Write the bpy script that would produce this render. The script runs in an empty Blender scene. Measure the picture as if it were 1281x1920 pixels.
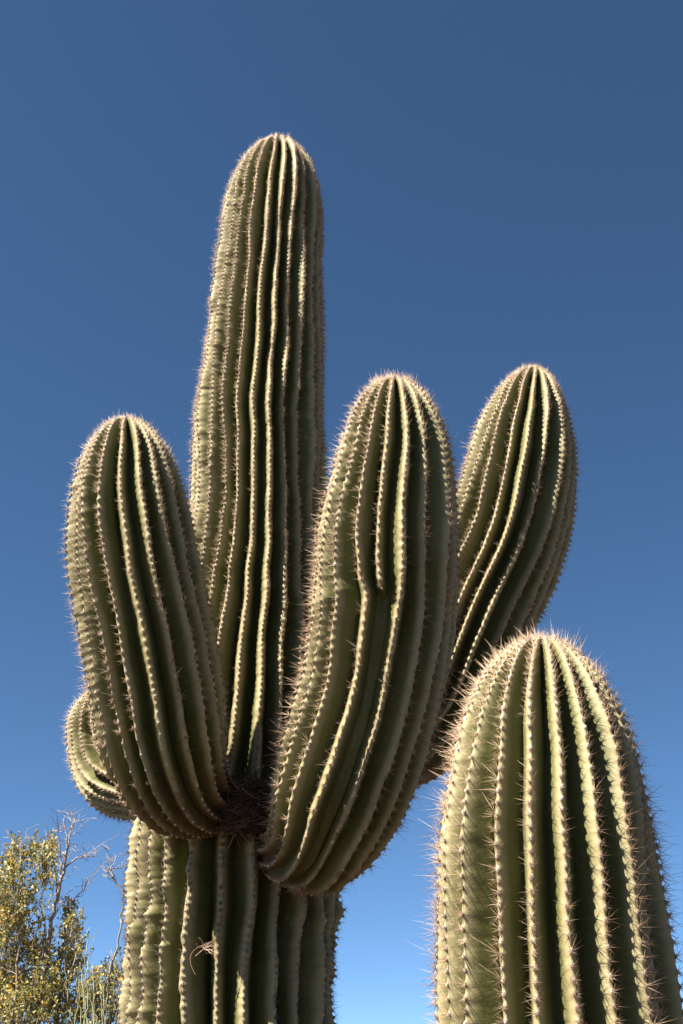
import bpy, math, random
import numpy as np
from mathutils import Vector

scene = bpy.context.scene
col = scene.collection

# ------------------------------------------------------------------ camera
cam_data = bpy.data.cameras.new('camera')
cam = bpy.data.objects.new('camera', cam_data)
col.objects.link(cam)
cam.location = (0.0, 0.0, 1.6)
cam.rotation_euler = (math.radians(90 + 28), 0, 0)
cam_data.sensor_fit = 'VERTICAL'
cam_data.sensor_height = 36.0
cam_data.lens = 41.25
cam_data.clip_start = 0.05
cam_data.clip_end = 20000
cam_data.dof.use_dof = True
cam_data.dof.focus_distance = 3.6
cam_data.dof.aperture_fstop = 24.0
scene.camera = cam

# ------------------------------------------------------------------ light
SUN_EL = math.radians(50)
SUN_SIDE = math.radians(63)          # from "behind the camera" round to the left
to_sun = Vector((-math.sin(SUN_SIDE) * math.cos(SUN_EL), -math.cos(SUN_SIDE) * math.cos(SUN_EL), math.sin(SUN_EL)))
world = bpy.data.worlds.new('World')
scene.world = world
world.use_nodes = True
wn = world.node_tree
wn.nodes.clear()
sky = wn.nodes.new('ShaderNodeTexSky')
sky.sky_type = 'NISHITA'
sky.sun_disc = False
sky.sun_elevation = SUN_EL
sky.sun_rotation = math.atan2(to_sun.x, to_sun.y)
sky.altitude = 1500
sky.air_density = 0.46
sky.dust_density = 0.05
sky.ozone_density = 2.0
hsv = wn.nodes.new('ShaderNodeHueSaturation')
hsv.inputs['Hue'].default_value = 0.493
hsv.inputs['Saturation'].default_value = 1.1
bg = wn.nodes.new('ShaderNodeBackground')
bg.inputs['Strength'].default_value = 0.05
wo = wn.nodes.new('ShaderNodeOutputWorld')
wn.links.new(sky.outputs[0], hsv.inputs['Color'])
wn.links.new(hsv.outputs[0], bg.inputs['Color'])
wn.links.new(bg.outputs[0], wo.inputs['Surface'])
sun_data = bpy.data.lights.new('sun', 'SUN')
sun_data.energy = 5.0
sun_data.angle = math.radians(0.53)
sun_data.color = (1.0, 0.91, 0.78)
sun = bpy.data.objects.new('sun', sun_data)
col.objects.link(sun)
sun.location = to_sun * 30
sun.rotation_euler = to_sun.to_track_quat('Z', 'Y').to_euler()
scene.view_settings.view_transform = 'Standard'
scene.view_settings.look = 'None'
scene.view_settings.gamma = 1.0
scene.view_settings.use_curve_mapping = False
scene.view_settings.exposure = 2.03

# ------------------------------------------------------------------ helpers
def tag(o, label=None, cat=None, group=None, kind=None):
    if label: o['label'] = label
    if cat: o['category'] = cat
    if group: o['group'] = group
    if kind: o['kind'] = kind
    return o

def empty(name, loc):
    o = bpy.data.objects.new(name, None)
    o.empty_display_size = 0.2
    o.location = loc
    col.objects.link(o)
    return o

def link_mesh(name, me, parent=None, origin=(0, 0, 0)):
    o = bpy.data.objects.new(name, me)
    col.objects.link(o)
    if parent is not None:
        o.parent = parent
    return o

def raw_mesh(name, verts, faces, material, normals=None, attrs=None, smooth=True):
    """verts (n,3), faces (m,3|4) numpy -> mesh"""
    me = bpy.data.meshes.new(name)
    n, (m, k) = len(verts), faces.shape
    me.vertices.add(n)
    me.vertices.foreach_set('co', np.ascontiguousarray(verts, dtype=np.float32).ravel())
    me.loops.add(m * k)
    me.loops.foreach_set('vertex_index', np.ascontiguousarray(faces, dtype=np.int32).ravel())
    me.polygons.add(m)
    me.polygons.foreach_set('loop_start', np.arange(0, m * k, k, dtype=np.int32))
    me.update(calc_edges=True)
    if smooth:
        me.polygons.foreach_set('use_smooth', np.ones(m, dtype=bool))
    for an, av in (attrs or {}).items():
        a = me.attributes.new(an, 'FLOAT', 'POINT')
        a.data.foreach_set('value', np.ascontiguousarray(av, dtype=np.float32).ravel())
    if normals is not None:
        me.normals_split_custom_set_from_vertices(normals.tolist())
    me.materials.append(material)
    return me

def catmull(K, n_per=60):
    K = np.array(K, float)
    ext = np.vstack([2 * K[0] - K[1], K, 2 * K[-1] - K[-2]])
    out = []
    for i in range(1, len(ext) - 2):
        p0, p1, p2, p3 = ext[i - 1], ext[i], ext[i + 1], ext[i + 2]
        d = [max(np.linalg.norm(b[:3] - a[:3]), 1e-4) ** 0.5 for a, b in ((p0, p1), (p1, p2), (p2, p3))]
        t0 = 0; t1 = d[0]; t2 = t1 + d[1]; t3 = t2 + d[2]
        t = np.linspace(t1, t2, n_per, endpoint=False)[:, None]
        a1 = (t1 - t) / (t1 - t0) * p0 + (t - t0) / (t1 - t0) * p1
        a2 = (t2 - t) / (t2 - t1) * p1 + (t - t1) / (t2 - t1) * p2
        a3 = (t3 - t) / (t3 - t2) * p2 + (t - t2) / (t3 - t2) * p3
        b1 = (t2 - t) / (t2 - t0) * a1 + (t - t0) / (t2 - t0) * a2
        b2 = (t3 - t) / (t3 - t1) * a2 + (t - t1) / (t3 - t1) * a3
        out.append((t2 - t) / (t2 - t1) * b1 + (t - t1) / (t2 - t1) * b2)
    out.append(K[-1:])
    return np.vstack(out)

def smoothstep(x, a, b):
    t = np.clip((x - a) / (b - a), 0, 1)
    return t * t * (3 - 2 * t)

class Noise1:
    def __init__(self, rng, wavelength, rows, length):
        self.w = wavelength
        self.v = rng.standard_normal((rows, int(length / wavelength) + 6))
    def __call__(self, s):                       # -> (len(s), rows), smooth
        x = np.maximum(np.asarray(s), 0) / self.w
        i = np.minimum(x.astype(int), self.v.shape[1] - 4)
        f = x - i
        v = self.v
        a, b, c, d = v[:, i].T, v[:, i + 1].T, v[:, i + 2].T, v[:, i + 3].T
        f = f[:, None]
        return ((1 - f) ** 3 * a + (3 * f ** 3 - 6 * f ** 2 + 4) * b + (-3 * f ** 3 + 3 * f ** 2 + 3 * f + 1) * c + f ** 3 * d) / 6

def unit(v):
    return v / np.maximum(np.linalg.norm(v, axis=-1, keepdims=True), 1e-9)

# ------------------------------------------------------------------ materials
def new_mat(name):
    m = bpy.data.materials.new(name)
    m.use_nodes = True
    nt = m.node_tree
    return m, nt, nt.nodes['Principled BSDF']

def mix_col(nt, fac, a, b):
    n = nt.nodes.new('ShaderNodeMix')
    n.data_type = 'RGBA'
    for sock, val in ((n.inputs[0], fac), (n.inputs[6], a), (n.inputs[7], b)):
        if hasattr(val, 'is_linked'):
            nt.links.new(val, sock)
        else:
            sock.default_value = val if isinstance(val, float) else (*val, 1)
    return n.outputs[2]

def ramp(nt, fac, a, b):
    n = nt.nodes.new('ShaderNodeMapRange')
    n.interpolation_type = 'SMOOTHSTEP'
    nt.links.new(fac, n.inputs[0])
    n.inputs[1].default_value = a
    n.inputs[2].default_value = b
    return n.outputs[0]

def noise(nt, scale, detail=4, rough=0.6, vec=None):
    n = nt.nodes.new('ShaderNodeTexNoise')
    n.inputs['Scale'].default_value = scale
    n.inputs['Detail'].default_value = detail
    n.inputs['Roughness'].default_value = rough
    if vec is not None:
        nt.links.new(vec, n.inputs['Vector'])
    return n.outputs['Fac']

def math_node(nt, op, a, b):
    n = nt.nodes.new('ShaderNodeMath')
    n.operation = op
    for i, v in enumerate((a, b)):
        if hasattr(v, 'is_linked'):
            nt.links.new(v, n.inputs[i])
        else:
            n.inputs[i].default_value = v
    return n.outputs[0]

def attr(nt, name):
    n = nt.nodes.new('ShaderNodeAttribute')
    n.attribute_name = name
    return n.outputs['Fac']

def skin_material(name, green, glaucous, crest):
    m, nt, p = new_mat(name)
    geo = nt.nodes.new('ShaderNodeNewGeometry')
    pos = geo.outputs['Position']
    big = noise(nt, 3.0, 3, 0.55, pos)
    c = mix_col(nt, ramp(nt, big, 0.35, 0.65), green, glaucous)
    mott = noise(nt, 55, 5, 0.7, pos)
    c = mix_col(nt, math_node(nt, 'MULTIPLY', ramp(nt, mott, 0.45, 0.75), 0.35), c, (0.15, 0.135, 0.055))
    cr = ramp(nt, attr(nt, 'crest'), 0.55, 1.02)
    c = mix_col(nt, math_node(nt, 'MULTIPLY', cr, 0.85), c, crest)  # pale felted crest; extra contrast with the flanks paints in sun and shade
    # weathered, corky skin near the foot of an arm and in scattered scars
    corkn = noise(nt, 14, 6, 0.65, pos)
    cork = math_node(nt, 'MULTIPLY', ramp(nt, math_node(nt, 'ADD', corkn, attr(nt, 'cork')), 0.85, 1.25), 0.9)
    c = mix_col(nt, cork, c, mix_col(nt, mott, (0.035, 0.02, 0.012), (0.17, 0.10, 0.05)))
    scar = ramp(nt, noise(nt, 27, 4, 0.55, pos), 0.655, 0.70)
    c = mix_col(nt, math_node(nt, 'MULTIPLY', scar, 0.75), c, (0.15, 0.115, 0.085))
    stain = ramp(nt, noise(nt, 7, 6, 0.7, pos), 0.56, 0.72)
    c = mix_col(nt, math_node(nt, 'MULTIPLY', stain, 0.35), c, (0.105, 0.075, 0.038))
    nt.links.new(c, p.inputs['Base Color'])
    p.inputs['Roughness'].default_value = 0.62
    p.inputs['Specular IOR Level'].default_value = 0.25
    bump = nt.nodes.new('ShaderNodeBump')
    bump.inputs['Strength'].default_value = 0.35
    bump.inputs['Distance'].default_value = 0.004
    sc = nt.nodes.new('ShaderNodeVectorMath'); sc.operation = 'MULTIPLY'
    nt.links.new(pos, sc.inputs[0]); sc.inputs[1].default_value = (1, 1, 2.6)
    nt.links.new(math_node(nt, 'ADD', noise(nt, 38, 6, 0.65, sc.outputs[0]), math_node(nt, 'MULTIPLY', noise(nt, 240, 2, 0.5, pos), 0.25)), bump.inputs['Height'])
    nt.links.new(bump.outputs[0], p.inputs['Normal'])
    return m

def tone_material(name, stops, rough=0.5, attr_name='tone', trans=0.0):
    m, nt, p = new_mat(name)
    r = nt.nodes.new('ShaderNodeValToRGB')
    e = r.color_ramp.elements
    while len(e) < len(stops):
        e.new(0.5)
    for el, (pos, c) in zip(e, stops):
        el.position = pos
        el.color = (*c, 1)
    nt.links.new(attr(nt, attr_name), r.inputs[0])
    nt.links.new(r.outputs[0], p.inputs['Base Color'])
    p.inputs['Roughness'].default_value = rough
    p.inputs['Specular IOR Level'].default_value = 0.3
    if trans:
        p.inputs['Subsurface Weight'].default_value = 0.0
        tr = nt.nodes.new('ShaderNodeBsdfTranslucent')
        nt.links.new(r.outputs[0], tr.inputs['Color'])
        mx = nt.nodes.new('ShaderNodeMixShader')
        mx.inputs[0].default_value = trans
        nt.links.new(p.outputs[0], mx.inputs[1])
        nt.links.new(tr.outputs[0], mx.inputs[2])
        nt.links.new(mx.outputs[0], nt.nodes['Material Output'].inputs['Surface'])
    return m

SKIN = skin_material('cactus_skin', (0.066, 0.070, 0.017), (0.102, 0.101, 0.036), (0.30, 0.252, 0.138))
SPINE = tone_material('spine', [(0.0, (0.035, 0.024, 0.024)), (0.35, (0.14, 0.088, 0.066)), (0.7, (0.37, 0.235, 0.14)), (1.0, (0.54, 0.40, 0.27))], 0.45, trans=0.2)
AREOLE = tone_material('areole_felt', [(0.0, (0.09, 0.066, 0.054)), (0.5, (0.30, 0.24, 0.185)), (1.0, (0.48, 0.42, 0.35))], 0.9)
BARK = tone_material('pale_bark', [(0.0, (0.08, 0.06, 0.05)), (0.5, (0.22, 0.175, 0.145)), (1.0, (0.36, 0.305, 0.265))], 0.8)
LEAF = tone_material('creosote_leaf', [(0.0, (0.08, 0.10, 0.035)), (0.4, (0.22, 0.22, 0.07)), (0.7, (0.42, 0.37, 0.13)), (0.9, (0.50, 0.32, 0.06)), (1.0, (0.62, 0.38, 0.05))], 0.4, trans=0.3)
BROOM = tone_material('green_broom_stem', [(0.0, (0.12, 0.13, 0.06)), (1.0, (0.34, 0.34, 0.20))], 0.6)
TWIG = tone_material('nest_twig', [(0.0, (0.025, 0.014, 0.011)), (0.6, (0.09, 0.05, 0.035)), (1.0, (0.25, 0.18, 0.13))], 0.8)
DRY = tone_material('dry_straw', [(0.0, (0.30, 0.17, 0.11)), (1.0, (0.62, 0.46, 0.33))], 0.7)

# ------------------------------------------------------------------ ground (just below the view)
def build_ground():
    m, nt, p = new_mat('desert_soil')
    geo = nt.nodes.new('ShaderNodeNewGeometry')
    c = mix_col(nt, ramp(nt, noise(nt, 0.6, 6, 0.6, geo.outputs['Position']), 0.35, 0.65), (0.075, 0.05, 0.032), (0.045, 0.033, 0.023))
    c = mix_col(nt, ramp(nt, noise(nt, 30, 5, 0.7, geo.outputs['Position']), 0.45, 0.7), c, (0.09, 0.066, 0.045))
    nt.links.new(c, p.inputs['Base Color'])
    p.inputs['Roughness'].default_value = 0.95
    b = nt.nodes.new('ShaderNodeBump'); b.inputs['Distance'].default_value = 0.03
    nt.links.new(noise(nt, 18, 8, 0.7, geo.outputs['Position']), b.inputs['Height'])
    nt.links.new(b.outputs[0], p.inputs['Normal'])
    r = np.concatenate([[0.0], np.geomspace(0.6, 9000, 60)])
    a = np.linspace(0, 2 * np.pi, 97)[:-1]
    rng = np.random.default_rng(3)
    v = np.zeros((len(r), 96, 3))
    v[:, :, 0] = r[:, None] * np.cos(a); v[:, :, 1] = 4 + r[:, None] * np.sin(a)
    v[:, :, 2] = rng.standard_normal((len(r), 96)) * 0.012 * np.clip(r[:, None], 0, 1) - 0.0
    i = np.arange(len(r) - 1)[:, None] * 96; j = np.arange(96)[None]; j2 = (j + 1) % 96
    f = np.stack([i + j, i + 96 + j, i + 96 + j2, i + j2], -1).reshape(-1, 4)
    o = link_mesh('ground', raw_mesh('ground', v.reshape(-1, 3), f, m))
    tag(o, kind='structure')
build_ground()

# ------------------------------------------------------------------ measured axes: x, y, z, crest radius (metres)
COLUMN_AXIS = [
    (-0.36, 4, -0.05, 0.33),
    (-0.357, 4, 1.0, 0.335),
    (-0.355, 4, 1.91, 0.339),
    (-0.359, 4, 2.098, 0.341),
    (-0.357, 4, 2.263, 0.342),
    (-0.358, 4, 2.434, 0.344),
    (-0.352, 4, 2.613, 0.333),
    (-0.338, 4, 2.799, 0.309),
    (-0.328, 4, 3.198, 0.272),
    (-0.319, 4, 3.634, 0.253),
    (-0.331, 4, 4.115, 0.259),
    (-0.324, 4, 4.374, 0.248),
    (-0.317, 4, 4.646, 0.235),
    (-0.312, 4, 4.934, 0.225),
    (-0.307, 4, 5.175, 0.22),
    (-0.297, 4, 5.428, 0.208),
    (-0.29, 4, 5.658, 0.198),
]

LEFT_ARM_AXIS = [
    (-0.378, 3.86, 2.56, 0.074),
    (-0.428, 3.68, 2.523, 0.11),
    (-0.484, 3.55, 2.54, 0.15),
    (-0.527, 3.45, 2.634, 0.186),
    (-0.56, 3.4, 2.785, 0.197),
    (-0.594, 3.36, 2.942, 0.201),
    (-0.631, 3.33, 3.108, 0.202),
    (-0.664, 3.3, 3.278, 0.193),
    (-0.688, 3.28, 3.46, 0.171),
    (-0.696, 3.27, 3.554, 0.166),
    (-0.705, 3.26, 3.674, 0.161),
]

FRONT_ARM_AXIS = [
    (-0.219, 3.88, 2.478, 0.084),
    (-0.141, 3.68, 2.384, 0.118),
    (-0.067, 3.52, 2.377, 0.158),
    (-0.009, 3.42, 2.482, 0.2),
    (0.041, 3.36, 2.607, 0.21),
    (0.087, 3.31, 2.754, 0.209),
    (0.115, 3.27, 2.906, 0.215),
    (0.13, 3.24, 3.067, 0.221),
    (0.145, 3.21, 3.233, 0.216),
    (0.161, 3.19, 3.409, 0.192),
    (0.166, 3.18, 3.5, 0.177),
    (0.172, 3.15, 3.759, 0.155),
]

FAR_ARM_AXIS = [
    (-0.075, 4.0, 2.78, 0.115),
    (0.091, 3.98, 2.774, 0.144),
    (0.229, 3.93, 2.82, 0.18),
    (0.346, 3.87, 2.958, 0.199),
    (0.431, 3.82, 3.146, 0.209),
    (0.505, 3.8, 3.3, 0.211),
    (0.561, 3.78, 3.416, 0.213),
    (0.613, 3.76, 3.577, 0.218),
    (0.653, 3.75, 3.75, 0.21),
    (0.679, 3.75, 3.887, 0.195),
    (0.748, 3.75, 4.215, 0.161),
]

SHORT_ARM_AXIS = [
    (-0.569, 4.15, 2.67, 0.08),
    (-0.722, 4.32, 2.733, 0.115),
    (-0.852, 4.42, 2.825, 0.155),
    (-0.901, 4.45, 2.945, 0.16),
    (-0.916, 4.45, 3.063, 0.151),
    (-0.923, 4.45, 3.189, 0.127),
]

SINGLE_STEM_AXIS = [
    (0.385, 2.3, -0.05, 0.19),
    (0.386, 2.3, 1.0, 0.213),
    (0.387, 2.3, 1.778, 0.216),
    (0.389, 2.3, 1.887, 0.216),
    (0.39, 2.3, 1.981, 0.214),
    (0.392, 2.3, 2.08, 0.21),
    (0.399, 2.3, 2.182, 0.197),
    (0.405, 2.3, 2.29, 0.178),
    (0.409, 2.3, 2.367, 0.161),
    (0.419, 2.3, 2.516, 0.143),
]

BUSH_BRANCHES = [
    [(-1.213, 5.0, 1.987), (-1.21, 5.0, 2.223), (-1.194, 5.0, 2.45), (-1.173, 5.0, 2.599), (-1.172, 5.0, 2.709), (-1.196, 5.0, 2.798)],
    [(-1.173, 5.0, 2.599), (-1.116, 5.0, 2.643), (-1.049, 5.0, 2.647)],
    [(-1.173, 5.0, 2.599), (-1.166, 5.0, 2.731), (-1.15, 5.0, 2.798)],
    [(-1.185, 5.0, 2.471), (-1.22, 5.0, 2.621), (-1.259, 5.0, 2.72)],
    [(-1.177, 5.0, 2.556), (-1.198, 5.0, 2.665), (-1.223, 5.0, 2.764)],
    [(-1.144, 5.0, 2.026), (-1.159, 5.0, 2.243), (-1.143, 5.0, 2.45), (-1.093, 5.0, 2.535)],
    [(-1.296, 5.0, 1.987), (-1.323, 5.0, 2.223), (-1.355, 5.0, 2.429), (-1.37, 5.0, 2.676)],
    [(-1.255, 5.0, 1.987), (-1.268, 5.0, 2.223), (-1.288, 5.0, 2.45), (-1.319, 5.0, 2.665)],
    [(-1.343, 5.0, 2.026), (-1.425, 5.0, 2.304), (-1.433, 5.0, 2.599)],
    [(-1.108, 5.0, 1.987), (-1.105, 5.0, 2.183), (-1.106, 5.0, 2.345), (-1.109, 5.0, 2.418)],
    [(-1.025, 5.0, 1.987), (-1.079, 5.0, 2.104), (-1.049, 5.0, 2.223), (-1.08, 5.0, 2.304)],
    [(-1.276, 5.0, 1.987), (-1.235, 5.0, 2.163), (-1.209, 5.0, 2.304), (-1.248, 5.0, 2.45)],
    [(-0.941, 5.0, 1.987), (-0.931, 5.0, 2.104), (-0.93, 5.0, 2.203)],
    [(-0.889, 5.0, 1.987), (-0.911, 5.0, 2.163), (-0.886, 5.0, 2.263), (-0.883, 5.0, 2.429), (-0.863, 5.0, 2.556)],
    [(-0.877, 5.0, 2.46), (-0.921, 5.0, 2.513), (-0.975, 5.0, 2.573)],
    [(-0.921, 5.0, 2.513), (-0.941, 5.0, 2.556), (-0.936, 5.0, 2.578)],
]

BROOM_STEMS = [
    [(-0.908, 4.6, 1.956), (-0.958, 4.6, 2.136), (-0.948, 4.6, 2.192), (-0.934, 4.6, 2.295)],
    [(-0.914, 4.6, 1.956), (-0.95, 4.6, 2.118), (-0.94, 4.6, 2.21), (-0.937, 4.6, 2.286)],
    [(-0.972, 4.6, 1.956), (-0.995, 4.6, 2.063), (-1.015, 4.6, 2.173)],
    [(-0.958, 4.6, 1.956), (-0.972, 4.6, 2.063), (-0.989, 4.6, 2.151)],
    [(-0.945, 4.6, 1.956), (-0.948, 4.6, 2.063), (-0.963, 4.6, 2.129)],
    [(-0.931, 4.6, 1.956), (-0.954, 4.6, 2.063), (-0.937, 4.6, 2.107)],
    [(-0.918, 4.6, 1.956), (-0.931, 4.6, 2.063), (-0.92, 4.6, 2.173)],
    [(-0.904, 4.6, 1.956), (-0.907, 4.6, 2.063), (-0.944, 4.6, 2.151)],
    [(-0.891, 4.6, 1.956), (-0.913, 4.6, 2.063), (-0.918, 4.6, 2.129)],
    [(-0.877, 4.6, 1.956), (-0.89, 4.6, 2.063), (-0.892, 4.6, 2.107)],
    [(-0.864, 4.6, 1.956), (-0.867, 4.6, 2.063), (-0.875, 4.6, 2.173)],
    [(-0.851, 4.6, 1.956), (-0.872, 4.6, 2.063), (-0.849, 4.6, 2.151)],
    [(-0.837, 4.6, 1.956), (-0.849, 4.6, 2.063), (-0.873, 4.6, 2.129)],
    [(-0.824, 4.6, 1.956), (-0.826, 4.6, 2.063), (-0.847, 4.6, 2.107)],
    [(-0.81, 4.6, 1.956), (-0.831, 4.6, 2.063), (-0.83, 4.6, 2.173)],
]

LEAF_CLUSTERS = [
    (-1.372, 5.0, 2.643, 0.067),
    (-1.315, 5.0, 2.665, 0.04),
    (-1.38, 5.0, 2.535, 0.077),
    (-1.314, 5.0, 2.45, 0.077),
    (-1.371, 5.0, 2.387, 0.087),
    (-1.29, 5.0, 2.345, 0.087),
    (-1.33, 5.0, 2.243, 0.086),
    (-1.247, 5.0, 2.263, 0.064),
    (-1.216, 5.0, 2.643, 0.027),
    (-1.201, 5.0, 2.567, 0.049),
    (-1.228, 5.0, 2.535, 0.026),
    (-1.154, 5.0, 2.429, 0.035),
    (-1.099, 5.0, 2.345, 0.035),
    (-1.13, 5.0, 2.335, 0.022),
    (-1.077, 5.0, 2.243, 0.06),
    (-1.088, 5.0, 2.183, 0.064),
    (-1.304, 5.0, 2.123, 0.106),
    (-1.206, 5.0, 2.104, 0.085),
    (-1.301, 5.0, 2.026, 0.105),
    (-1.197, 5.0, 2.026, 0.094),
    (-1.122, 5.0, 2.104, 0.074),
    (-1.033, 5.0, 2.064, 0.074),
    (-0.961, 5.0, 2.084, 0.074),
    (-0.924, 5.0, 2.143, 0.059),
    (-1.006, 5.0, 2.006, 0.084),
    (-0.892, 5.0, 2.026, 0.063),
    (-1.111, 5.0, 2.006, 0.063),
    (-1.449, 5.0, 2.325, 0.151),
    (-1.442, 5.0, 2.123, 0.169),
]

# ------------------------------------------------------------------ saguaro stems
PHI = np.array([-1, -0.95, -0.84, -0.66, -0.47, -0.30, -0.14, 0, 0.14, 0.30, 0.47, 0.66, 0.84, 0.95])   # 14 columns, next rib's -1 closes it
SPLIT = 3

def cones(base, direction, length, radius, rng):
    """three-sided needles -> verts, tris"""
    n = len(base)
    d = unit(direction)
    up = np.where(np.abs(d[:, 2:3]) < 0.9, np.array([[0, 0, 1.0]]), np.array([[1.0, 0, 0]]))
    a = unit(np.cross(d, up)); b = np.cross(d, a)
    v = np.empty((n, 4, 3))
    for k in range(3):
        t = 2 * math.pi * k / 3
        v[:, k] = base + radius[:, None] * (math.cos(t) * a + math.sin(t) * b)
    v[:, 3] = base + d * length[:, None]
    o = np.arange(n)[:, None] * 4
    f = np.concatenate([o + np.array([[0, 1, 3]]), o + np.array([[1, 2, 3]]), o + np.array([[2, 0, 3]])])
    return v.reshape(-1, 3), f

def make_stem(part_name, root, axis, ribs, dome, seed, phase=0.0, ring=0.0048, areole=0.022, depth=0.92, depth_foot=0.5,
              radial=0.016, central=0.028, n_radial=11, n_central=3, spine_r=0.00075, wobble=0.05, wrinkle=0.0022,
              insert=(), foot_bald=0.0, cork=0.0, tone_top=0.95, tone_low=0.72, fine_from=-1.0, label=None, tub=0.0035, foot_len=0.3, round_=0.26, knobbly=0.0):
    rng = np.random.default_rng(seed)
    C = catmull(axis)
    seg = np.linalg.norm(np.diff(C[:, :3], axis=0), axis=1)
    S = np.concatenate([[0], np.cumsum(seg)])
    L = S[-1]
    # ring stations
    st = [0.0]
    zc = C[:, 2]
    while st[-1] < L - dome:
        z = np.interp(st[-1], S, zc)
        st.append(st[-1] + (ring if z > fine_from else 0.04))
    st = np.array(st[:-1])
    na = int(dome * 1.35 / ring)
    al = np.linspace(0, math.pi / 2 * 0.995, na)
    s = np.concatenate([st, L - dome + dome * np.sin(al)])
    n = len(s)
    ax = np.stack([np.interp(s, S, C[:, i]) for i in range(4)], 1)
    # light smoothing of the axis removes the kinks of linear resampling
    P = ax[:, :3]
    T = unit(np.gradient(P, axis=0) + 1e-12)
    domef = np.ones(n)
    td = np.clip((s - (L - dome)) / dome, 0, 1)
    domef = np.sqrt(np.clip(1 - td ** 2.1, 0, 1))
    body_r = ax[:, 3]
    R = body_r * np.maximum(domef, 0.012)
    # parallel transport, angle 0 starts out facing the viewpoint side
    U = np.zeros((n, 3))
    u = np.array([0.0, -1.0, 0.0]); u = u - T[-1] * (u @ T[-1]); u /= np.linalg.norm(u)
    for i in range(n - 1, -1, -1):
        u = u - T[i] * (u @ T[i]); u = u / np.linalg.norm(u); U[i] = u
    V = np.cross(T, U)
    V = -V if V[-1, 0] < 0 else V
    # rib widths (a rib may start part of the way up)
    W = np.ones((n, ribs))
    H = np.ones((n, ribs))
    for k0, z0 in insert:
        w = 0.04 + 0.96 * smoothstep(P[:, 2], z0 - 0.01, z0 + 0.07)
        wide = smoothstep(P[:, 2], z0 - 0.12, z0 + 0.25)
        dk = np.abs((np.arange(ribs) - k0 + ribs // 2) % ribs - ribs // 2)
        share = np.exp(-dk / 1.1); share[k0] = 0; share /= share.sum()
        W[:, k0] = w * (0.35 + 0.65 * wide)
        H[:, k0] = smoothstep(P[:, 2], z0, z0 + 0.05)
        W += (1 - W[:, k0:k0 + 1]) * share[None]
    fade = smoothstep(L - s, 0.02, 0.25)[:, None]
    W = W * (1 + 0.16 * Noise1(rng, 0.5, ribs, L)(s) * fade)
    W = W / W.sum(1, keepdims=True) * 2 * math.pi
    edge = np.concatenate([np.zeros((n, 1)), np.cumsum(W, 1)], 1)
    cen = (edge[:, 1:] + edge[:, :-1]) / 2
    ref = cen[:, 0:1]
    spacing = 2 * math.pi / ribs
    shared = (Noise1(rng, 0.09, 1, L)(s) * 0.7 + Noise1(rng, 0.3, 1, L)(s) * 0.9)
    own = Noise1(rng, 0.06, ribs, L)(s) * 0.45 + Noise1(rng, 0.16, ribs, L)(s) * 0.8
    wob = (shared + own) * wobble * spacing * fade
    cen = cen - ref + phase + wob
    nxt = np.concatenate([cen[:, 1:], cen[:, :1] + 2 * math.pi], 1)
    halfR = (nxt - cen) / 2
    halfL = np.concatenate([halfR[:, -1:], halfR[:, :-1]], 1)
    M = len(PHI)
    e = round_
    g = (np.sqrt(PHI ** 2 + e * e) - e) / (math.sqrt(1 + e * e) - e)
    g = g * (1 - 0.14 * smoothstep(np.abs(PHI), 0.55, 1.0))            # valleys are slightly rounded
    g = g / g[0]
    ang = cen[:, :, None] + np.where(PHI < 0, PHI[None, None] * halfL[:, :, None], PHI[None, None] * halfR[:, :, None])
    foot = smoothstep(s, 0.0, foot_len)
    kd = depth_foot + (depth - depth_foot) * foot
    dep = (kd * 2 * math.pi * R / ribs * (1 + 0.9 * td ** 2))
    Hs = 1 + 0.04 * Noise1(rng, 0.22, ribs, L)(s)
    # areole phase along each rib: tighter towards the tip
    dens = 1.0 / (areole * (1 - 0.45 * smoothstep(s, L - 0.3, L)))
    low = P[:, 2] < fine_from
    dens = np.where(low, 1.0 / 0.045, dens)
    ph = np.concatenate([[0], np.cumsum((dens[1:] + dens[:-1]) / 2 * np.diff(s))])
    PHs = ph[:, None] + rng.random(ribs)[None] + 0.35 * Noise1(rng, 0.08, ribs, L)(s)
    PHs = np.maximum.accumulate(PHs, axis=0)
    tube = (0.5 + 0.5 * np.cos(2 * math.pi * PHs)) * np.where(low, 0, 1)[:, None]
    soft = np.clip(R / 0.12, 0.1, 1)[:, None]
    r = R[:, None, None] * Hs[:, :, None].clip(0.9, 1.06) - dep[:, None, None] * (g[None, None] + (1 - H)[:, :, None] * (1 - g)[None, None])
    r = r + (tub * soft * (tube - 0.6))[:, :, None] * np.exp(-(PHI / 0.3) ** 2)[None, None]
    # cross wrinkles in the flanks, shared by both sides of one rib
    wr = Noise1(rng, 0.011, ribs, L)(s) + 0.9 * Noise1(rng, 0.024, ribs, L)(s) + 1.2 * Noise1(rng, 0.07, ribs, L)(s)
    wr2 = Noise1(rng, 0.014, ribs, L)(s) + 0.9 * Noise1(rng, 0.03, ribs, L)(s)
    wl = np.where(low, 0, 1)[:, None] * soft * fade
    r = r + wrinkle * (wr * wl)[:, :, None] * np.exp(-((np.abs(PHI) - 0.35) / 0.4) ** 2)[None, None]
    r = r + wrinkle * 0.8 * (wr2 * wl)[:, :, None] * np.exp(-((PHI - 0.4) / 0.35) ** 2)[None, None]
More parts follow.
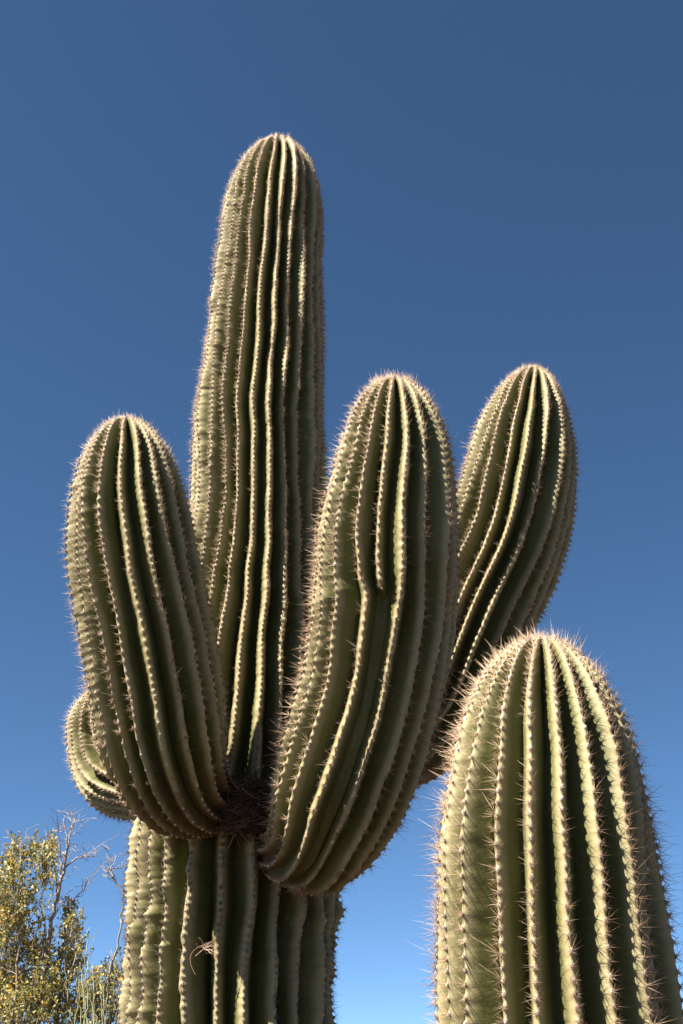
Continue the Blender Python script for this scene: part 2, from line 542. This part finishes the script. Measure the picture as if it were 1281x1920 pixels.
    # old, creased skin low on a stem: fatter folds and knobbly crests
    if knobbly:
        old = (1 - smoothstep(P[:, 2], knobbly - 0.35, knobbly + 0.5))[:, None] * wl
        fold = (Noise1(rng, 0.02, ribs, L)(s) + Noise1(rng, 0.045, ribs, L)(s)) * old
        r = r + 0.0045 * fold[:, :, None] * np.exp(-((PHI + 0.45) / 0.4) ** 2)[None, None]
        knob = (Noise1(rng, 0.035, ribs, L)(s) + 0.8 * Noise1(rng, 0.09, ribs, L)(s)) * old
        r = r + 0.0065 * knob[:, :, None] * np.exp(-(PHI / 0.35) ** 2)[None, None]
    # ring -> 3D grid
    ang = ang.reshape(n, -1); r = r.reshape(n, -1)
    NC = ribs * M
    G = P[:, None] + r[:, :, None] * (np.cos(ang)[:, :, None] * U[:, None] + np.sin(ang)[:, :, None] * V[:, None])
    # valley vertices must agree between neighbours: column 0 of rib k is shared by construction
    ds = np.gradient(G, axis=0)
    da = np.roll(G, -1, 1) - np.roll(G, 1, 1)
    Nn = unit(np.cross(da, ds))
    out = G - P[:, None]
    sgn = np.sign(np.median((Nn * out).sum(-1)))
    Nn = Nn * sgn
    Nn[-1] = unit(T[-1] + 0.4 * Nn[-1])
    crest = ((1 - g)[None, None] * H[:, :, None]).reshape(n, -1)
    ck = (cork * (1 - smoothstep(s, 0.2, 0.75)))[:, None].repeat(NC, 1)

    def strip(name, colsets, parent):
        vs, ns, cs, ks, fs = [], [], [], [], []
        off = 0
        for cols in colsets:
            cols = np.array(cols) % NC
            w = len(cols)
            vs.append(G[:, cols].reshape(-1, 3)); ns.append(Nn[:, cols].reshape(-1, 3))
            cs.append(crest[:, cols].ravel()); ks.append(ck[:, cols].ravel())
            i = np.arange(n - 1)[:, None] * w; j = np.arange(w - 1)[None]
            q = np.stack([i + j, i + j + 1, i + w + j + 1, i + w + j], -1).reshape(-1, 4)
            fs.append((q if sgn > 0 else q[:, ::-1]) + off)
            off += w * n
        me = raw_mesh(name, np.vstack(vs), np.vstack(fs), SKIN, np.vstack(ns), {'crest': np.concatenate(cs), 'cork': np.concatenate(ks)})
        return link_mesh(name, me, parent)

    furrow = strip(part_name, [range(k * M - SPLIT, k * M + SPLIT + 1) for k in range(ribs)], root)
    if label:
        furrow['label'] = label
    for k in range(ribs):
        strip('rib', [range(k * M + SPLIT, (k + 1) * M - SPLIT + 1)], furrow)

    # areoles and spines on the crests
    pos, nor, tan, frac, hh = [], [], [], [], []
    for k in range(ribs):
        c = k * M + M // 2
        k_ph = PHs[:, k]
        vals = np.arange(math.ceil(k_ph[0]), math.floor(k_ph[-1]) + 1)
        idx = np.interp(vals, k_ph, np.arange(n))
        i0 = np.clip(idx.astype(int), 0, n - 2); f = (idx - i0)[:, None]
        pos.append(G[i0, c] * (1 - f) + G[i0 + 1, c] * f)
        # the smoothed crest direction, not the tubercle's own slope
        nn = unit(G[i0, c] - P[i0])
        dn = unit(nn * domef[i0][:, None].clip(0.05) + T[i0] * (td[i0] ** 1.5)[:, None] * 0.9)
        nor.append(dn)
        tan.append(T[i0]); frac.append(s[i0]); hh.append(H[i0, k])
    pos = np.vstack(pos); nor = np.vstack(nor); tan = np.vstack(tan); frac = np.concatenate(frac); hh = np.concatenate(hh)
    ok = hh > 0.5
    pos, nor, tan, frac = pos[ok], nor[ok], tan[ok], frac[ok]
    tan = unit(tan - nor * (tan * nor).sum(1, keepdims=True)); bi = np.cross(nor, tan)
    na = len(pos)
    top = smoothstep(frac, L - 0.55, L - 0.05)
    clump = np.clip(rng.lognormal(0, 0.22, na), 0.5, 1.6); clump_tone = 0.13 * rng.standard_normal(na)
    bald = rng.random(na) < 0.03 + foot_bald * (1 - smoothstep(frac, 0.25, 0.75))
    # felt pads: small domes
    pr = (0.0042 + 0.0012 * rng.random(na)) * np.where(top > 0.8, 0.85, 1.0)
    ringp = np.array([[math.cos(t), math.sin(t)] for t in np.linspace(0, 2 * math.pi, 7)[:-1]])
    pv = np.empty((na, 7, 3))
    for q in range(6):
        pv[:, q] = pos + pr[:, None] * (ringp[q, 0] * bi * 0.9 + ringp[q, 1] * tan * 1.25) - nor * 0.0012
    pv[:, 6] = pos + nor * (pr * 0.75)[:, None]
    o = np.arange(na)[:, None] * 7
    pf = np.concatenate([o + np.array([[q, (q + 1) % 6, 6]]) for q in range(6)])
    tone = np.clip(0.48 + 0.4 * top + 0.22 * rng.standard_normal(na), 0, 1)
    am = raw_mesh('areoles', pv.reshape(-1, 3), pf, AREOLE, None, {'tone': np.repeat(tone, 7)})
    tag(link_mesh('areoles', am, furrow), kind='stuff')
    # spines
    idx = np.arange(na)[~bald]
    gain = (1 - 0.25 * top)
    B, D, Ln, Rd, Tn = [], [], [], [], []
    for kind_, cnt in (('r', n_radial), ('c', n_central)):
        for q in range(cnt):
            keep = idx[rng.random(len(idx)) < 0.88]
            m = len(keep)
            az = 2 * math.pi * (q + 0.8 * rng.random(m)) / cnt
            if kind_ == 'r':
                tilt = np.radians(rng.uniform(42, 78, m)); ln = radial * rng.uniform(0.6, 1.25, m); rad = spine_r * 0.8
            else:
                tilt = np.radians(rng.uniform(5, 52, m)); ln = central * rng.uniform(0.45, 1.35, m); rad = spine_r * 1.15
            ln = ln * gain[keep] * clump[keep] * np.where(rng.random(m) < 0.08, 0.45, 1.0)
            sidew = np.sin(az)[:, None] * bi[keep] + 0.8 * np.cos(az)[:, None] * tan[keep]
            d = np.cos(tilt)[:, None] * nor[keep] + np.sin(tilt)[:, None] * sidew
            d = d + tan[keep] * (0.22 * top[keep] - (0.12 if kind_ == 'c' else 0))[:, None] if kind_ == 'r' else d + tan[keep] * (0.3 * top[keep] - 0.15)[:, None]
            B.append(pos[keep] + nor[keep] * 0.0008 + sidew * 0.0025); D.append(d); Ln.append(ln)
            Rd.append(np.full(m, rad) * rng.uniform(0.8, 1.2, m))
            low_tone = tone_low - (0.6 * (1 - smoothstep(pos[keep][:, 2], knobbly - 0.1, knobbly + 0.4)) if knobbly else 0)
            Tn.append(np.clip(low_tone + (tone_top - low_tone) * top[keep] + clump_tone[keep] + 0.13 * rng.standard_normal(m), 0, 1))
    sv, sf = cones(np.vstack(B), np.vstack(D), np.concatenate(Ln), np.concatenate(Rd), rng)
    sm = raw_mesh('spines', sv, sf, SPINE, None, {'tone': np.repeat(np.concatenate(Tn), 4)})
    tag(link_mesh('spines', sm, furrow), kind='stuff')
    return furrow

def place(root):
    """children were built in world coordinates: keep them there under the root's foot"""
    for ch in root.children:
        ch.location = -Vector(root.location)

saguaro = empty('saguaro_cactus', (-0.36, 4.0, 0.0))
tag(saguaro, 'tall saguaro cactus with a long central column and upright arms around it', 'cactus')
make_stem('trunk', saguaro, COLUMN_AXIS, 23, 0.42, 11, phase=-0.02, ring=0.0052, areole=0.021, depth=0.98, depth_foot=0.6,
          radial=0.0155, central=0.023, n_radial=18, n_central=5, spine_r=0.00052, wobble=0.05, wrinkle=0.0032, tone_low=0.7, fine_from=1.7, round_=0.4, knobbly=2.5)
make_stem('arm', saguaro, LEFT_ARM_AXIS, 18, 0.32, 12, phase=0.04, areole=0.023, radial=0.0165, central=0.027, n_radial=18, n_central=4,
          foot_bald=0.85, cork=0.72, spine_r=0.0005, depth_foot=0.16, foot_len=0.5)
make_stem('arm', saguaro, FRONT_ARM_AXIS, 20, 0.31, 13, phase=0.19, areole=0.024, radial=0.017, central=0.034, n_radial=17, n_central=4,
          insert=((19, 2.985),), foot_bald=0.6, cork=0.72, spine_r=0.00055, depth_foot=0.16, foot_len=0.5)
make_stem('arm', saguaro, FAR_ARM_AXIS, 20, 0.45, 14, phase=-0.03, areole=0.022, radial=0.016, central=0.026, n_radial=14, n_central=4,
          foot_bald=0.5, cork=0.55, spine_r=0.0005, depth_foot=0.16, foot_len=0.5)
make_stem('arm', saguaro, SHORT_ARM_AXIS, 18, 0.18, 15, phase=0.1, areole=0.02, radial=0.016, central=0.028, n_radial=11, n_central=4,
          cork=0.35, spine_r=0.0005, depth_foot=0.4, label='short stubby arm')
place(saguaro)

single = empty('saguaro_cactus', (0.385, 2.3, 0.0))
tag(single, 'single ribbed saguaro stem without arms, with long spines and rounded top', 'cactus')
make_stem('stem', single, SINGLE_STEM_AXIS, 21, 0.235, 16, phase=0.0, ring=0.004, areole=0.0215, depth=0.98, radial=0.0195, central=0.037,
          n_radial=17, n_central=4, spine_r=0.00048, wobble=0.045, wrinkle=0.0013, tone_low=0.66, fine_from=1.6, tub=0.0022)
place(single)

# ------------------------------------------------------------------ tubes (twigs and branches)
def tube_arrays(path, r0, r1, sides=5):
    p = np.array(path, float)
    n = len(p)
    T = unit(np.gradient(p, axis=0))
    u = np.cross(T[0], [0.3, 0.9, 0.2]); u /= np.linalg.norm(u)
    v = np.empty((n, sides, 3))
    for i in range(n):
        u = u - T[i] * (u @ T[i]); u /= np.linalg.norm(u)
        w = np.cross(T[i], u)
        r = r0 + (r1 - r0) * i / (n - 1)
        for k in range(sides):
            t = 2 * math.pi * k / sides
            v[i, k] = p[i] + r * (math.cos(t) * u + math.sin(t) * w)
    a = np.arange(n - 1)[:, None] * sides; j = np.arange(sides)[None]; j2 = (j + 1) % sides
    f = np.stack([a + j, a + j2, a + sides + j2, a + sides + j], -1).reshape(-1, 4)
    return v.reshape(-1, 3), f

def curve(path, jitter, rng, n=6):
    K = np.array(path, float)
    c = catmull(np.hstack([K, np.zeros((len(K), 1))]), n)[:, :3]
    j = rng.standard_normal(c.shape) * jitter
    j[0] = 0
    return c + j

def tubes_mesh(name, paths, material, rng, parent=None, tone=(0.3, 0.9)):
    """paths: list of (pts, r0, r1)"""
    vs, fs, ts, off = [], [], [], 0
    for pts, r0, r1 in paths:
        v, f = tube_arrays(pts, r0, r1)
        vs.append(v); fs.append(f + off); off += len(v)
        ts.append(np.clip(rng.uniform(*tone) + 0.12 * rng.standard_normal(len(v)), 0, 1))
    return link_mesh(name, raw_mesh(name, np.vstack(vs), np.vstack(fs), material, None, {'tone': np.concatenate(ts)}), parent)

# ------------------------------------------------------------------ nest wedged between the arms
def build_nest(c, rx=0.085, ry=0.075, rz=0.07):
    rng = np.random.default_rng(5)
    root = empty('bird_nest', c)
    tag(root, 'dark shaggy nest of twigs wedged between two cactus arms', 'nest')
    def twigs(count, lmin, lmax, out):
        paths = []
        for _ in range(count):
            a = rng.uniform(0, 2 * math.pi); h = rng.uniform(-1, 1)
            rad = math.sqrt(max(0.05, 1 - h * h * 0.8)) * rng.uniform(0.55, 1.0)
            p = np.array([rx * rad * math.cos(a), ry * rad * math.sin(a), rz * h])
            d = np.array([-math.sin(a), math.cos(a), rng.normal(0, 0.45)]) + rng.standard_normal(3) * out
            d /= np.linalg.norm(d)
            L = rng.uniform(lmin, lmax)
            t = np.linspace(-0.5, 0.5, 5)[:, None]
            pts = p + d * t * L - (p / 0.1) * (t * t) * L * 0.5 + rng.standard_normal((5, 3)) * 0.004
            paths.append((pts, rng.uniform(0.0008, 0.0022), 0.0007))
        return paths
    tag(tubes_mesh('woven_twigs', twigs(520, 0.07, 0.2, 0.3), TWIG, rng, root, (0.0, 0.8)), kind='stuff')
    tag(tubes_mesh('loose_straw', twigs(70, 0.08, 0.2, 1.0), TWIG, rng, root, (0.4, 1.0)), kind='stuff')
build_nest((-0.29, 3.60, 2.49))

# ------------------------------------------------------------------ dry tuft caught in the spines of the trunk
def build_tuft(c):
    rng = np.random.default_rng(8)
    paths = []
    for _ in range(16):
        d = rng.standard_normal(3) * [1, 0.5, 0.8] + [0.4, -0.3, 0]
        d /= np.linalg.norm(d)
        t = np.linspace(0, 1, 5)[:, None]
        paths.append((np.array([0, 0, 0]) + d * t * rng.uniform(0.015, 0.042) + rng.standard_normal((5, 3)) * 0.002, 0.0011, 0.0006))
    t = np.linspace(0, 1, 9)[:, None]
    paths.append((np.hstack([-0.04 * np.sin(t * 2.6), -0.02 * t, 0.012 - 0.085 * t ** 1.5]), 0.0006, 0.0004))
    o = tubes_mesh('dry_tuft', paths, DRY, rng, None, (0.2, 1.0))
    o.location = c
    tag(o, 'small dry straw tuft caught in the spines of the cactus trunk', 'straw')
build_tuft((-0.402, 3.648, 2.085))

# ------------------------------------------------------------------ creosote bush behind the big cactus
def build_bush():
    rng = np.random.default_rng(21)
    root = empty('creosote_bush', (-1.2, 5.0, 0.0))
    tag(root, 'leafy creosote bush with yellow flecks and bare pale branch tips', 'bush')
    loc = np.array(root.location)
    ends = []
    offs = rng.uniform(-0.22, 0.22, len(BUSH_BRANCHES))
    parent_of = {1: 0, 2: 0, 3: 0, 4: 0, 14: 13, 15: 13}
    for k, par in parent_of.items():
        offs[k] = offs[par]
    thick = {0: 0.009, 5: 0.006, 13: 0.0045}
    stem_objs = {}
    for k, b in enumerate(BUSH_BRANCHES):
        b = [np.array(p) + [0, offs[k] * 0.7, 0] for p in b]
        child = k in parent_of
        r0 = 0.0045 if child else thick.get(k, 0.005)
        if not child:
            foot = np.array([-1.2, 5.0, -0.03]) + rng.uniform(-0.12, 0.12, 3) * [1, 1, 0]
            mid = foot * 0.45 + b[0] * 0.55 + rng.standard_normal(3) * 0.03
            b = [foot, mid] + b
            r0 *= 1.9
        pts = curve(b, 0.0028, rng, 7)
        o = tubes_mesh('branch' if child else 'stem', [(pts - loc, r0, 0.0016)], BARK, rng, root if not child else stem_objs[parent_of[k]], (0.45, 0.9))
        stem_objs[k] = o
        # fine side twigs
        tw = []
        for _ in range(9 if k not in (13, 14, 15) else 6):
            i = rng.integers(len(pts) // 2, len(pts))
            d = np.array([rng.normal(0, 0.8), rng.normal(0, 0.6), rng.uniform(0.2, 1.2)]); d /= np.linalg.norm(d)
            Lt = rng.uniform(0.03, 0.10)
            q = pts[i] + d * np.linspace(0, 1, 5)[:, None] * Lt + np.cumsum(rng.standard_normal((5, 3)) * 0.005, 0)
            q[0] = pts[i]
            tw.append((q - loc, 0.0018, 0.0007))
            for _ in range(2):
                j = rng.integers(2, 5)
                d2 = d + rng.standard_normal(3) * 0.7; d2 /= np.linalg.norm(d2)
                q2 = q[j] + d2 * np.linspace(0, 1, 4)[:, None] * Lt * 0.5 + np.cumsum(rng.standard_normal((4, 3)) * 0.003, 0)
                q2[0] = q[j]
                tw.append((q2 - loc, 0.0011, 0.0006))
        tag(tubes_mesh('twigs', tw, BARK, rng, o if not child else root, (0.5, 1.0)), kind='stuff')
    # foliage: pairs of small pointed leaves on the twig ends of every cluster
    vs, ts, tw, allfl = [], [], [], []
    clusters = [(c, 1.0) for c in LEAF_CLUSTERS]
    for x, y, z, r in LEAF_CLUSTERS:
        if z < 2.2:
            clusters.append(((x + rng.normal(0, 0.1), y + 0.2, z - 0.3, r * 1.5), 0.7))
    for (x, y, z, r), den in clusters:
        cy = y + rng.uniform(-0.16, 0.16)
        n = int(den * (120 + 90000 * r * r))
        sprays = max(3, int(1 + n / 14))
        for _ in range(sprays):
            c = np.array([x, cy, z]) + rng.standard_normal(3) * r * np.array([0.52, 0.7, 0.52])
            d = np.array([rng.normal(0, 0.5), rng.normal(0, 0.5), 1.0]); d /= np.linalg.norm(d)
            Ls = rng.uniform(0.035, 0.075)
            tw.append((c + d * np.linspace(-0.6, 1, 4)[:, None] * Ls + rng.standard_normal((4, 3)) * 0.002 - loc, 0.0012, 0.0006))
            base_t = rng.uniform(0.1, 0.78)
            for q in range(14):
                p = c + d * rng.uniform(-0.35, 1.05) * Ls + rng.standard_normal(3) * 0.004
                ld = d * 0.5 + rng.standard_normal(3) * 0.7; ld /= np.linalg.norm(ld)
                w = np.cross(ld, rng.standard_normal(3)); w /= np.linalg.norm(w)
                nn = np.cross(ld, w)
                ll = rng.uniform(0.010, 0.021); ww = ll * 0.27
                vs.append([p, p + ld * ll * 0.5 + w * ww + nn * ww * 0.5, p + ld * ll, p + ld * ll * 0.5 - w * ww + nn * ww * 0.5])
                t = base_t + rng.normal(0, 0.13)
                if rng.random() < 0.05: t = rng.uniform(0.85, 1.0)
                ts.append(np.clip(t, 0, 1))
            if rng.random() < 0.16:
                allfl.append(c + d * Ls * 1.0)
    vs = np.array(vs) - loc
    n = len(vs)
    f = np.arange(n * 4).reshape(n, 4)
    f = np.concatenate([f[:, [0, 1, 2]], f[:, [0, 2, 3]]])
    tag(link_mesh('foliage', raw_mesh('foliage', vs.reshape(-1, 3), f, LEAF, None, {'tone': np.repeat(ts, 4)}, smooth=False), root), kind='stuff')
    tag(tubes_mesh('leafy_twigs', tw, BARK, rng, root, (0.1, 0.7)), kind='stuff')
    # small yellow flowers: five petals each
    pv = []
    for c in allfl:
        nrm = rng.standard_normal(3); nrm /= np.linalg.norm(nrm)
        a = np.cross(nrm, [0.2, 0.5, 0.9]); a /= np.linalg.norm(a); b = np.cross(nrm, a)
        for q in range(5):
            t = 2 * math.pi * q / 5
            dr = math.cos(t) * a + math.sin(t) * b; sd = -math.sin(t) * a + math.cos(t) * b
            pv.append([c, c + dr * 0.006 + sd * 0.004 + nrm * 0.002, c + dr * 0.011 + nrm * 0.003, c + dr * 0.006 - sd * 0.004 + nrm * 0.002])
    pv = np.array(pv) - loc
    n = len(pv)
    f = np.arange(n * 4).reshape(n, 4)
    f = np.concatenate([f[:, [0, 1, 2]], f[:, [0, 2, 3]]])
    tag(link_mesh('flowers', raw_mesh('flowers', pv.reshape(-1, 3), f, LEAF, None, {'tone': np.repeat(rng.uniform(0.9, 1.0, n), 4)}, smooth=False), root), kind='stuff')
build_bush()

def build_broom():
    rng = np.random.default_rng(31)
    root = empty('broom_shrub', (-0.9, 4.6, 0.0))
    tag(root, 'thin leafless pale green stems rising in front of the creosote bush', 'shrub')
    loc = np.array(root.location)
    for k, b in enumerate(BROOM_STEMS):
        dy = rng.uniform(-0.12, 0.12)
        foot = np.array([-0.9, 4.6, -0.03]) + rng.uniform(-0.08, 0.08, 3) * [1, 1, 0]
        b = [np.array(p) + [0, dy, 0] for p in b]
        b = [foot, foot * 0.4 + b[0] * 0.6 + rng.standard_normal(3) * 0.02] + b
        pts = curve(b, 0.003, rng, 6)
        tubes_mesh('stem', [(pts - loc, 0.0032, 0.0012)], BROOM, rng, root, (0.4, 1.0))
build_broom()
